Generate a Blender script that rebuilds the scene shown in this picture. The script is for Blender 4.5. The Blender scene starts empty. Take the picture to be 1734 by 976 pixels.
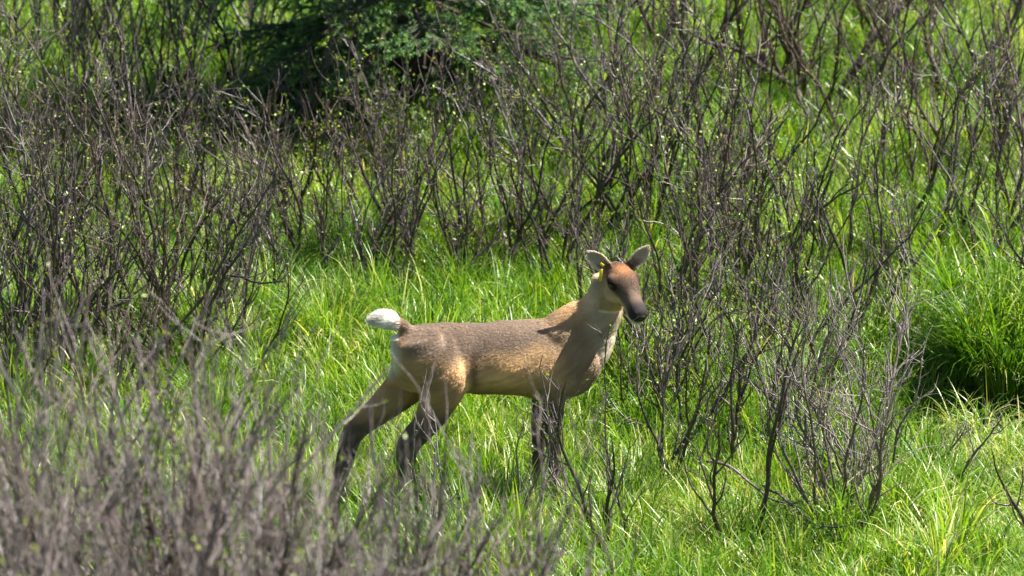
import bpy, math
import numpy as np
from mathutils import Vector, Matrix

rng = np.random.default_rng(7)
R = math.radians
scene = bpy.context.scene
COL = scene.collection

# ------------------------------------------------------------------ camera, sky, sun, exposure
THETA, DIST, PPM = R(17.0), 30.0, 355.0          # looking down 17 degrees from 30 m; photo pixels per metre at the calf
S, C = math.sin(THETA), math.cos(THETA)
FWD, RIGHT, UP = np.array([0, C, -S]), np.array([1.0, 0, 0]), np.array([0, S, C])
CAM = 0.19 * RIGHT + 1.10 * UP - DIST * FWD
cam_data = bpy.data.cameras.new('camera')
cam_data.sensor_width = 36.0
cam_data.lens = 36.0 * DIST / (1734 / PPM)
cam_data.clip_start, cam_data.clip_end = 0.5, 3000.0
cam_data.dof.use_dof = True
cam_data.dof.focus_distance = DIST - 0.25
cam_data.dof.aperture_fstop = cam_data.lens / 64.0
cam_data.dof.aperture_blades = 9
cam = bpy.data.objects.new('camera', cam_data)
cam.location = Vector(CAM)
cam.rotation_euler = (math.pi / 2 - THETA, 0, 0)
COL.objects.link(cam)
scene.camera = cam

SUN_EL, SUN_AZ = R(57), R(16)                     # azimuth from +X (picture right) towards +Y (away)
world = bpy.data.worlds.new('World')
scene.world = world
world.use_nodes = True
wn = world.node_tree.nodes
sky = wn.new('ShaderNodeTexSky')
sky.sky_type = 'NISHITA'
sky.sun_disc = False
sky.sun_elevation = SUN_EL
sky.sun_rotation = math.pi / 2 - SUN_AZ
world.node_tree.links.new(sky.outputs[0], wn['Background'].inputs[0])
wn['Background'].inputs[1].default_value = 0.05
sun_data = bpy.data.lights.new('sun', 'SUN')
sun_data.energy = 5.0
sun_data.angle = R(0.5)
sun_data.color = (1.0, 0.95, 0.86)
sun = bpy.data.objects.new('sun', sun_data)
sd = Vector((math.cos(SUN_EL) * math.cos(SUN_AZ), math.cos(SUN_EL) * math.sin(SUN_AZ), math.sin(SUN_EL)))
sun.rotation_euler = sd.to_track_quat('Z', 'Y').to_euler()
sun.location = (12, 10, 20)
COL.objects.link(sun)
scene.view_settings.view_transform = 'Standard'
scene.view_settings.look = 'None'
scene.view_settings.gamma = 1.0
scene.view_settings.exposure = 1.85
scene.cycles.use_denoising = True
scene.cycles.denoiser = 'OPENIMAGEDENOISE'
scene.cycles.denoising_input_passes = 'RGB_ALBEDO_NORMAL'
scene.cycles.denoising_prefilter = 'ACCURATE'
scene.cycles.max_bounces = 6
scene.cycles.diffuse_bounces = 3
scene.cycles.transmission_bounces = 3
scene.cycles.use_adaptive_sampling = False

# ------------------------------------------------------------------ helpers
def sstep(a, b, x):
    t = np.clip((np.asarray(x, float) - a) / (b - a), 0, 1)
    return t * t * (3 - 2 * t)

_ph = np.random.default_rng(3).uniform(0, 6.28, (12, 2))
_an = np.random.default_rng(5).uniform(0, 6.28, 12)
def noise2(x, y, f):
    x, y = np.asarray(x, float), np.asarray(y, float)
    r = 0
    for k in range(6):
        a = _an[k]
        fx = f * (0.7 + 0.17 * k)
        r = r + np.sin(fx * (x * math.cos(a) + y * math.sin(a)) + _ph[k, 0]) * np.cos(fx * 0.8 * (-x * math.sin(a) + y * math.cos(a)) + _ph[k, 1])
    return r / 3.0

def height(x, y):
    x, y = np.asarray(x, float), np.asarray(y, float)
    near = 1 - np.exp(-((x / 0.9) ** 2 + (y / 0.6) ** 2))
    h = (0.07 * noise2(x, y, 2.6) + 0.055 * noise2(x + 9, y - 4, 5.5)) * (0.25 + 0.75 * near)
    h = h + 0.03 * np.clip(y - 1, 0, 60) * near
    t = np.clip(-2.6 - y, 0, 400)
    h = h + 0.2 * np.minimum(t, 5.0) * sstep(0, 2.5, t) + 0.22 * np.clip(t - 5, 0, 30)
    far = np.clip(y - 20, 0, 2000)
    h = h + 0.10 * np.minimum(far, 400)
    # a dark hollow under the tussock by the right-hand edge, and a smaller one lower down
    h = h - 0.30 * np.exp(-(((x - 2.50) / 0.34) ** 2 + ((y - 1.15) / 0.32) ** 2))
    h = h + 0.40 * np.exp(-(((x - 2.74) / 0.40) ** 2 + ((y - 1.85) / 0.30) ** 2))
    h = h - 0.14 * np.exp(-(((x - 2.0) / 0.22) ** 2 + ((y - 0.2) / 0.25) ** 2))
    return h

def ray(px, py):
    return FWD + RIGHT * (px - 867) / (PPM * DIST) + UP * (488 - py) / (PPM * DIST)

def ground_at(px, py):
    """where the ground shows at a point of the photograph"""
    d = ray(px, py)
    ts = np.linspace(18, 60, 1200)
    P = CAM[None] + ts[:, None] * d[None]
    below = P[:, 2] < height(P[:, 0], P[:, 1])
    i = int(np.argmax(below)) if below.any() else len(ts) - 1
    return P[i, 0], P[i, 1]

def px_of(p):
    v = np.asarray(p) - CAM
    w = v @ FWD
    return 867 + (v @ RIGHT) / w * PPM * DIST, 488 - (v @ UP) / w * PPM * DIST

def mesh_from(name, verts, faces_list, attrs=None, smooth=True):
    """faces_list: list of int arrays (n,k). attrs: {name: (N,4) colour per vertex}"""
    me = bpy.data.meshes.new(name)
    verts = np.ascontiguousarray(verts, dtype=np.float32)
    me.vertices.add(len(verts))
    me.vertices.foreach_set('co', verts.ravel())
    loops = np.concatenate([f.ravel() for f in faces_list]).astype(np.int32)
    tot = np.concatenate([np.full(len(f), f.shape[1]) for f in faces_list]).astype(np.int32)
    start = np.concatenate([[0], np.cumsum(tot)[:-1]]).astype(np.int32)
    me.loops.add(len(loops))
    me.loops.foreach_set('vertex_index', loops)
    me.polygons.add(len(tot))
    me.polygons.foreach_set('loop_start', start)
    me.polygons.foreach_set('loop_total', tot)
    if smooth:
        me.polygons.foreach_set('use_smooth', np.ones(len(tot), dtype=bool))
    for k, v in (attrs or {}).items():
        a = me.attributes.new(k, 'FLOAT_COLOR', 'POINT')
        v = np.asarray(v, dtype=np.float32)
        a.data.foreach_set('color', np.ascontiguousarray(v).ravel())
    me.update(calc_edges=True)
    return me

def add(name, data, mat=None, parent=None, loc=None):
    o = bpy.data.objects.new(name, data)
    COL.objects.link(o)
    if mat is not None and data is not None:
        data.materials.append(mat)
    if parent is not None:
        o.parent = parent
    if loc is not None:
        o.location = loc
    return o

def tag(o, label=None, cat=None, group=None, kind=None):
    if label: o['label'] = label
    if cat: o['category'] = cat
    if group: o['group'] = group
    if kind: o['kind'] = kind
    return o

def norm(v):
    return v / np.maximum(np.linalg.norm(v, axis=-1, keepdims=True), 1e-9)

def tubes(P, Rad, sides=5):
    """P (B,N,3), Rad (B,N) -> verts, quads, closed at tips by taper"""
    B, N, _ = P.shape
    T = np.gradient(P, axis=1)
    T = norm(T)
    ch = norm(P[:, -1] - P[:, 0])
    ref = np.where(np.abs(ch[:, 2:3]) < 0.8, np.array([[0, 0, 1.0]]), np.array([[1.0, 0, 0]]))
    n1 = norm(np.cross(T, ref[:, None, :]))
    n2 = np.cross(T, n1)
    a = np.linspace(0, 2 * math.pi, sides, endpoint=False)
    V = P[:, :, None, :] + Rad[:, :, None, None] * (np.cos(a)[None, None, :, None] * n1[:, :, None, :] + np.sin(a)[None, None, :, None] * n2[:, :, None, :])
    idx = np.arange(B * N * sides).reshape(B, N, sides)
    i0, i1 = idx[:, :-1], idx[:, 1:]
    q = np.stack([i0, np.roll(i0, -1, 2), np.roll(i1, -1, 2), i1], -1).reshape(-1, 4)
    return V.reshape(-1, 3), q

def join(parts):
    vs, fs, off = [], [], 0
    for v, f in parts:
        vs.append(v); fs.append(f + off); off += len(v)
    return np.concatenate(vs), np.concatenate(fs)

# ------------------------------------------------------------------ materials
def new_mat(name):
    m = bpy.data.materials.new(name)
    m.use_nodes = True
    nt = m.node_tree
    b = nt.nodes['Principled BSDF']
    return m, nt, b

def ramp(nt, stops, fac=None):
    r = nt.nodes.new('ShaderNodeValToRGB')
    e = r.color_ramp.elements
    e[0].position, e[0].color = stops[0][0], (*stops[0][1], 1)
    e[1].position, e[1].color = stops[-1][0], (*stops[-1][1], 1)
    for p, c in stops[1:-1]:
        k = e.new(p); k.color = (*c, 1)
    if fac is not None: nt.links.new(fac, r.inputs[0])
    return r

def noise_node(nt, scale, detail=4, vec=None):
    n = nt.nodes.new('ShaderNodeTexNoise')
    n.inputs['Scale'].default_value = scale
    n.inputs['Detail'].default_value = detail
    if vec is None:
        g = nt.nodes.new('ShaderNodeNewGeometry')
        vec = g.outputs['Position']
    nt.links.new(vec, n.inputs['Vector'])
    return n

def mix_col(nt, fac, a, b, mode='MIX'):
    m = nt.nodes.new('ShaderNodeMix')
    m.data_type = 'RGBA'; m.blend_type = mode
    for sock, v in ((m.inputs[0], fac), (m.inputs[6], a), (m.inputs[7], b)):
        if isinstance(v, (int, float)): sock.default_value = v
        elif isinstance(v, tuple): sock.default_value = (*v, 1)
        else: nt.links.new(v, sock)
    return m.outputs[2]

def leafy(name, stops, attr, trans=0.45, rough=0.38, spec=0.5, patch=None, tint=(1.25, 1.12, 0.5)):
    """thin leaf: reflects and lets light through; colour from a per-blade attribute (x random, y along blade)"""
    m, nt, b = new_mat(name)
    at = nt.nodes.new('ShaderNodeAttribute'); at.attribute_name = attr
    sep = nt.nodes.new('ShaderNodeSeparateColor'); nt.links.new(at.outputs['Color'], sep.inputs[0])
    fac = sep.outputs[0]
    if patch:
        n = noise_node(nt, patch, 3)
        ma = nt.nodes.new('ShaderNodeMath'); ma.operation = 'MULTIPLY_ADD'
        nt.links.new(n.outputs['Fac'], ma.inputs[0]); ma.inputs[1].default_value = 0.9; ma.inputs[2].default_value = -0.45
        mb = nt.nodes.new('ShaderNodeMath'); mb.operation = 'ADD'; mb.use_clamp = True
        nt.links.new(ma.outputs[0], mb.inputs[0]); nt.links.new(fac, mb.inputs[1])
        fac = mb.outputs[0]
    col = ramp(nt, stops, fac).outputs[0]
    nt.links.new(col, b.inputs['Base Color'])
    b.inputs['Roughness'].default_value = rough
    b.inputs['Specular IOR Level'].default_value = spec
    tr = nt.nodes.new('ShaderNodeBsdfTranslucent')
    nt.links.new(mix_col(nt, 1.0, col, tint, 'MULTIPLY'), tr.inputs[0])
    mx = nt.nodes.new('ShaderNodeMixShader'); mx.inputs[0].default_value = trans
    nt.links.new(b.outputs[0], mx.inputs[1]); nt.links.new(tr.outputs[0], mx.inputs[2])
    nt.links.new(mx.outputs[0], nt.nodes['Material Output'].inputs[0])
    return m

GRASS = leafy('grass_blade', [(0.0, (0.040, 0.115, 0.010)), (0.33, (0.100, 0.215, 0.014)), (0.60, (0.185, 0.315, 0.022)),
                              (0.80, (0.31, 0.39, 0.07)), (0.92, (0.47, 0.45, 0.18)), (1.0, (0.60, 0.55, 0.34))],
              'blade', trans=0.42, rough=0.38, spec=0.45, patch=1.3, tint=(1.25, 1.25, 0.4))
LEAF = leafy('shrub_leaf', [(0.0, (0.08, 0.17, 0.015)), (0.6, (0.20, 0.30, 0.02)), (1.0, (0.36, 0.42, 0.06))], 'blade', trans=0.4, rough=0.4)
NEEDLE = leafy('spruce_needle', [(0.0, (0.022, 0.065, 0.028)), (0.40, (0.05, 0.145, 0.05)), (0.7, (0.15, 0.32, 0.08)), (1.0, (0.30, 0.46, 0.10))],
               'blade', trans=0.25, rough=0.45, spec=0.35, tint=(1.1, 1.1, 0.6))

def bark(name, c0, c1, c2, rough=0.5, sc=60):
    m, nt, b = new_mat(name)
    n = noise_node(nt, sc, 5)
    n2 = noise_node(nt, 4.0, 2)
    c = ramp(nt, [(0.3, c0), (0.55, c1), (0.75, c2)], n.outputs['Fac']).outputs[0]
    c = mix_col(nt, n2.outputs['Fac'], c, mix_col(nt, 1.0, c, (1.45, 1.1, 0.95), 'MULTIPLY'))
    nt.links.new(c, b.inputs['Base Color'])
    b.inputs['Roughness'].default_value = rough
    b.inputs['Specular IOR Level'].default_value = 0.6
    bp = nt.nodes.new('ShaderNodeBump'); bp.inputs['Strength'].default_value = 0.5; bp.inputs['Distance'].default_value = 0.003
    nt.links.new(n.outputs['Fac'], bp.inputs['Height']); nt.links.new(bp.outputs[0], b.inputs['Normal'])
    return m

BARK = [bark('willow_bark', (0.012, 0.0095, 0.009), (0.024, 0.019, 0.018), (0.085, 0.072, 0.068)),
        bark('red_willow_bark', (0.017, 0.011, 0.0095), (0.036, 0.024, 0.020), (0.10, 0.076, 0.068)),
        bark('grey_dead_bark', (0.035, 0.033, 0.033), (0.075, 0.071, 0.071), (0.19, 0.18, 0.18))]
TWIG = [bark('twig_bark', (0.028, 0.024, 0.024), (0.068, 0.060, 0.060), (0.19, 0.172, 0.17), 0.40),
        bark('red_twig_bark', (0.034, 0.025, 0.023), (0.078, 0.061, 0.057), (0.18, 0.15, 0.143), 0.40),
        bark('dead_twig_bark', (0.070, 0.066, 0.067), (0.15, 0.142, 0.144), (0.29, 0.28, 0.28), 0.5)]
SPRUCE_BARK = bark('spruce_bark', (0.018, 0.014, 0.011), (0.045, 0.034, 0.028), (0.09, 0.075, 0.065), 0.85, 40)

# ------------------------------------------------------------------ ground
def build_ground():
    xs = np.unique(np.concatenate([np.linspace(-1500, -60, 14), np.linspace(-60, -7, 18), np.linspace(-7, 7, 141), np.linspace(7, 60, 18), np.linspace(60, 1500, 14)]))
    ys = np.unique(np.concatenate([np.linspace(-600, -60, 8), np.linspace(-60, -9, 18), np.linspace(-9, 20, 262), np.linspace(20, 90, 24), np.linspace(90, 1500, 20)]))
    X, Y = np.meshgrid(xs, ys)
    Z = height(X, Y)
    V = np.stack([X, Y, Z], -1).reshape(-1, 3)
    n, k = len(ys), len(xs)
    i = np.arange(n * k).reshape(n, k)
    q = np.stack([i[:-1, :-1], i[:-1, 1:], i[1:, 1:], i[1:, :-1]], -1).reshape(-1, 4)
    m, nt, b = new_mat('meadow_soil')
    a = noise_node(nt, 3.0, 6); c = noise_node(nt, 45, 6)
    c1 = ramp(nt, [(0.3, (0.02, 0.016, 0.010)), (0.55, (0.05, 0.055, 0.018)), (0.8, (0.14, 0.12, 0.055))], c.outputs['Fac']).outputs[0]
    c2 = ramp(nt, [(0.35, (0.03, 0.05, 0.010)), (0.7, (0.06, 0.10, 0.015))], a.outputs['Fac']).outputs[0]
    nt.links.new(mix_col(nt, 0.5, c1, c2), b.inputs['Base Color'])
    b.inputs['Roughness'].default_value = 0.95
    bp = nt.nodes.new('ShaderNodeBump'); bp.inputs['Strength'].default_value = 0.8; bp.inputs['Distance'].default_value = 0.03
    nt.links.new(c.outputs['Fac'], bp.inputs['Height']); nt.links.new(bp.outputs[0], b.inputs['Normal'])
    g = add('ground', mesh_from('ground', V, [q]), m)
    tag(g, 'uneven meadow soil hidden under tall green grass', 'ground', kind='structure')
build_ground()

# ------------------------------------------------------------------ grass
def blades(base, az, length, width, bend, lean, rnd, r, seg=5):
    """n curved tapering blades. lean: start tilt from vertical, bend: further curl by the tip"""
    n = len(base)
    t = np.linspace(0, 1, seg + 1)
    ang = lean[:, None] + bend[:, None] * t[None] ** 1.6
    step = length[:, None] / seg
    dh = np.sin(ang) * step; dv = np.cos(ang) * step
    hh = np.concatenate([np.zeros((n, 1)), np.cumsum(dh[:, :-1], 1)], 1)
    vv = np.concatenate([np.zeros((n, 1)), np.cumsum(dv[:, :-1], 1)], 1)
    d = np.stack([np.cos(az), np.sin(az), np.zeros(n)], -1)
    tw = r.normal(0, 0.5, n)
    side = np.stack([-np.sin(az + tw), np.cos(az + tw), np.zeros(n)], -1)
    wob = (r.normal(0, 0.05, n) * length)[:, None] * t[None] ** 2
    ctr = base[:, None, :] + d[:, None, :] * hh[..., None] + np.array([0, 0, 1.0]) * vv[..., None] + side[:, None, :] * wob[..., None]
    prof = np.array([0.55, 0.95, 1.0, 0.85, 0.5, 0.06]) if seg == 5 else np.interp(t, [0, .2, .5, .8, 1], [.55, 1, .95, .55, .06])
    w = width[:, None] * 0.5 * prof[None]
    A = ctr + side[:, None, :] * w[..., None]
    B = ctr - side[:, None, :] * w[..., None]
    V = np.stack([A, B], 2).reshape(n, -1, 3)
    k = (seg + 1) * 2
    f1 = np.array([[2 * s, 2 * s + 1, 2 * s + 3, 2 * s + 2] for s in range(seg)])
    F = (np.arange(n)[:, None, None] * k + f1[None]).reshape(-1, 4)
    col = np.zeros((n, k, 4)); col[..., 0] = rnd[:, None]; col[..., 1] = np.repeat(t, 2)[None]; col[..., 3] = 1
    return V.reshape(-1, 3), F, col.reshape(-1, 4)

def grass_patch(r, tufts, per, lmin, lmax, wmin, wmax, rad, dry, flat=0.0):
    vs, fs, cs, off = [], [], [], 0
    for _ in range(tufts):
        q, a = rad * math.sqrt(r.uniform()) , r.uniform(0, 6.283)
        n = int(per * r.uniform(0.6, 1.4))
        c = np.array([q * math.cos(a), q * math.sin(a), 0])
        az = r.uniform(0, 6.283, n)
        sp = r.uniform(0, 0.03, n)
        lodge = r.uniform(size=n) < r.uniform(0.1, 0.8)
        az = np.where(lodge, r.uniform(0, 6.283) + r.normal(0, 0.6, n), az)
        amt = r.gamma(1.5, 0.24)
        base = c + np.stack([np.cos(az) * sp, np.sin(az) * sp, np.full(n, -0.02)], -1)
        tall = r.uniform(0.5, 1.35)
        ln = r.uniform(lmin, lmax, n) * tall
        rn = np.clip(r.normal(0.42 + r.normal(0, 0.14), 0.18, n), 0, 0.85)
        dd = r.uniform(size=n) < dry
        rn[dd] = r.uniform(0.85, 1.0, dd.sum())
        v, f, col = blades(base, az, ln, r.uniform(wmin, wmax, n), r.gamma(2.6, 0.55, n) + flat * 0.6, np.abs(r.normal(0.12, 0.18, n)) + amt * lodge + flat * r.uniform(0, 1, n), rn, r)
        vs.append(v); fs.append(f + off); cs.append(col); off += len(v)
    return np.concatenate(vs), np.concatenate(fs), np.concatenate(cs)

def tussock_blades(r, n, ln, rad, rn0=0.25):
    az = r.uniform(0, 6.283, n)
    q = rad * np.sqrt(r.uniform(size=n)) * 0.6
    base = np.stack([np.cos(az) * q, np.sin(az) * q, np.full(n, -0.03)], -1)
    az = az + r.normal(0, 0.4, n)
    rn = np.clip(r.normal(rn0, 0.12, n), 0, 0.8)
    dd = r.uniform(size=n) < 0.08
    rn[dd] = r.uniform(0.85, 1, dd.sum())
    return blades(base, az, r.uniform(0.5, 1.1, n) * ln, r.uniform(0.004, 0.008, n), r.gamma(4, 0.38, n), np.abs(r.normal(0.2, 0.15, n)), rn, r)

def build_grass():
    r = np.random.default_rng(21)
    protos = bpy.data.collections.new('grass_patches')
    specs = []
    for k in range(6): specs.append(dict(tufts=62, per=25, lmin=0.11, lmax=0.30, wmin=0.0035, wmax=0.0085, rad=0.46, dry=0.08))
    for k in range(3): specs.append(dict(tufts=50, per=25, lmin=0.20, lmax=0.42, wmin=0.005, wmax=0.011, rad=0.44, dry=0.03))
    for k in range(2): specs.append(dict(tufts=84, per=28, lmin=0.10, lmax=0.25, wmin=0.003, wmax=0.006, rad=0.46, dry=0.20, flat=0.6))
    for k, s in enumerate(specs):
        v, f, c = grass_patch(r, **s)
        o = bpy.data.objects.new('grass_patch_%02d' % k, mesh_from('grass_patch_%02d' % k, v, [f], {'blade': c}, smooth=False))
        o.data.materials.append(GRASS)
        protos.objects.link(o)
    # points over the meadow: jittered grid
    st = 0.35
    gx, gy = np.meshgrid(np.arange(-5.5, 6.0, st), np.arange(-7.5, 17.0, st))
    x = (gx + r.uniform(-st, st, gx.shape) * 0.6).ravel(); y = (gy + r.uniform(-st, st, gy.shape) * 0.6).ravel()
    hollow = 1.6 * np.exp(-(((x - 2.52) / 0.34) ** 2 + ((y - 1.30) / 0.34) ** 2) ** 2) + np.exp(-(((x - 2.0) / 0.16) ** 2 + ((y - 0.2) / 0.18) ** 2))
    keep = r.uniform(size=x.shape) > hollow * 1.6
    keep &= r.uniform(size=x.shape) > 0.25 * sstep(0.1, 0.8, noise2(x * 1.3, y, 3.1))
    x, y = x[keep], y[keep]
    z = height(x, y)
    P = np.stack([x, y, z], -1)
    n = len(P)
    idx = r.integers(0, 6, n)
    tall = noise2(x - 3, y + 5, 1.9) + r.normal(0, 0.35, n)
    idx[tall > 0.45] = r.integers(6, 9, (tall > 0.45).sum())
    dryzone = np.exp(-(((x - 2.1 - 0.25 * (y)) / 0.7) ** 2 + ((y + 0.2) / 1.5) ** 2)) + 0.6 * np.exp(-(((x + 0.9) / 0.9) ** 2 + ((y - 0.3) / 0.6) ** 2))
    dz = r.uniform(size=n) < 0.75 * dryzone + 0.05
    idx[dz] = r.integers(9, 11, dz.sum())
    scl = r.uniform(0.8, 1.2, n) * (1 - 0.30 * np.exp(-(((x + 0.35) / 0.7) ** 2 + ((y + 0.15) / 0.55) ** 2)))
    scl = scl * (1 + 0.45 * np.exp(-(((x - 0.42) / 0.35) ** 2 + ((y + 0.40) / 0.28) ** 2)))
    e = 0.05
    dx = (height(x + e, y) - height(x - e, y)) / (2 * e); dy = (height(x, y + e) - height(x, y - e)) / (2 * e)
    rot = np.stack([np.arctan(dy) * 0.8, -np.arctan(dx) * 0.8, r.uniform(0, 6.283, n)], -1)
    me = bpy.data.meshes.new('grass')
    me.vertices.add(n)
    me.vertices.foreach_set('co', P.astype(np.float32).ravel())
    a = me.attributes.new('rot', 'FLOAT_VECTOR', 'POINT'); a.data.foreach_set('vector', rot.astype(np.float32).ravel())
    a = me.attributes.new('scl', 'FLOAT', 'POINT'); a.data.foreach_set('value', scl.astype(np.float32))
    a = me.attributes.new('idx', 'INT', 'POINT'); a.data.foreach_set('value', idx.astype(np.int32))
    o = add('grass', me)
    tag(o, 'lush bright green meadow grass with scattered dry blades', 'grass', kind='stuff')
    ng = bpy.data.node_groups.new('grow_grass', 'GeometryNodeTree')
    ng.interface.new_socket('Geometry', in_out='INPUT', socket_type='NodeSocketGeometry')
    ng.interface.new_socket('Geometry', in_out='OUTPUT', socket_type='NodeSocketGeometry')
    N, L = ng.nodes, ng.links
    gi, go = N.new('NodeGroupInput'), N.new('NodeGroupOutput')
    ci = N.new('GeometryNodeCollectionInfo'); ci.inputs['Collection'].default_value = protos
    ci.inputs['Separate Children'].default_value = True; ci.inputs['Reset Children'].default_value = True
    ip = N.new('GeometryNodeInstanceOnPoints'); ip.inputs['Pick Instance'].default_value = True
    def named(t, nm):
        q = N.new('GeometryNodeInputNamedAttribute'); q.data_type = t; q.inputs['Name'].default_value = nm
        return q.outputs['Attribute']
    L.new(gi.outputs[0], ip.inputs['Points']); L.new(ci.outputs[0], ip.inputs['Instance'])
    L.new(named('INT', 'idx'), ip.inputs['Instance Index'])
    L.new(named('FLOAT_VECTOR', 'rot'), ip.inputs['Rotation'])
    L.new(named('FLOAT', 'scl'), ip.inputs['Scale'])
    L.new(ip.outputs[0], go.inputs[0])
    md = o.modifiers.new('grow', 'NODES'); md.node_group = ng
build_grass()

def build_tussocks():
    r = np.random.default_rng(5)
    spots = [  # px, py, blade length, radius, blades, label
        (1712, 660, 0.55, 0.30, 700, 'tall dark green tussock arching over the black hollow'),
        (1650, 645, 0.45, 0.22, 400, 'green tussock growing against the tall one over the hollow'),
        (1600, 860, 0.40, 0.18, 500, 'dark green tussock beside the small hollow below the grey shrub'),
        (560, 610, 0.55, 0.24, 800, 'thick upright tussock in the clearing behind the calf\'s tail'),
        (470, 560, 0.50, 0.22, 700, None), (600, 470, 0.45, 0.20, 500, None), (880, 420, 0.45, 0.20, 450, None),
        (1650, 590, 0.42, 0.20, 450, None), (1480, 330, 0.45, 0.2, 450, None), (1250, 940, 0.42, 0.2, 500, None),
        (1060, 900, 0.40, 0.2, 450, None), (840, 800, 0.36, 0.18, 400, None), (1380, 700, 0.42, 0.2, 450, None),
        (420, 290, 0.5, 0.22, 500, None), (860, 240, 0.5, 0.22, 500, None), (1560, 150, 0.5, 0.25, 500, None)]
    for px, py, ln, rad, n, lab in spots:
        x, y = ground_at(px, py)
        v, f, c = tussock_blades(r, n, ln, rad)
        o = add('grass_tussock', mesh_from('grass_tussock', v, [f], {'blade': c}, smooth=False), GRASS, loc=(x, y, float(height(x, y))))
        tag(o, lab or 'rounded tussock of arching green blades rising from the meadow grass', 'tussock', 'tussocks in the meadow')
build_tussocks()

# ------------------------------------------------------------------ shrubs
def curve_batch(r, start, dirs, length, n, wig, up, out=None):
    """B wandering curves: start (B,3), dirs (B,3), length (B,)"""
    B = len(start)
    P = np.zeros((B, n, 3)); P[:, 0] = start
    d = norm(dirs)
    step = (length / (n - 1))[:, None]
    for k in range(1, n):
        d = norm(d + r.normal(0, wig, (B, 3)) + np.array([0, 0, up]))
        P[:, k] = P[:, k - 1] + d * step
    return P

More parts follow.
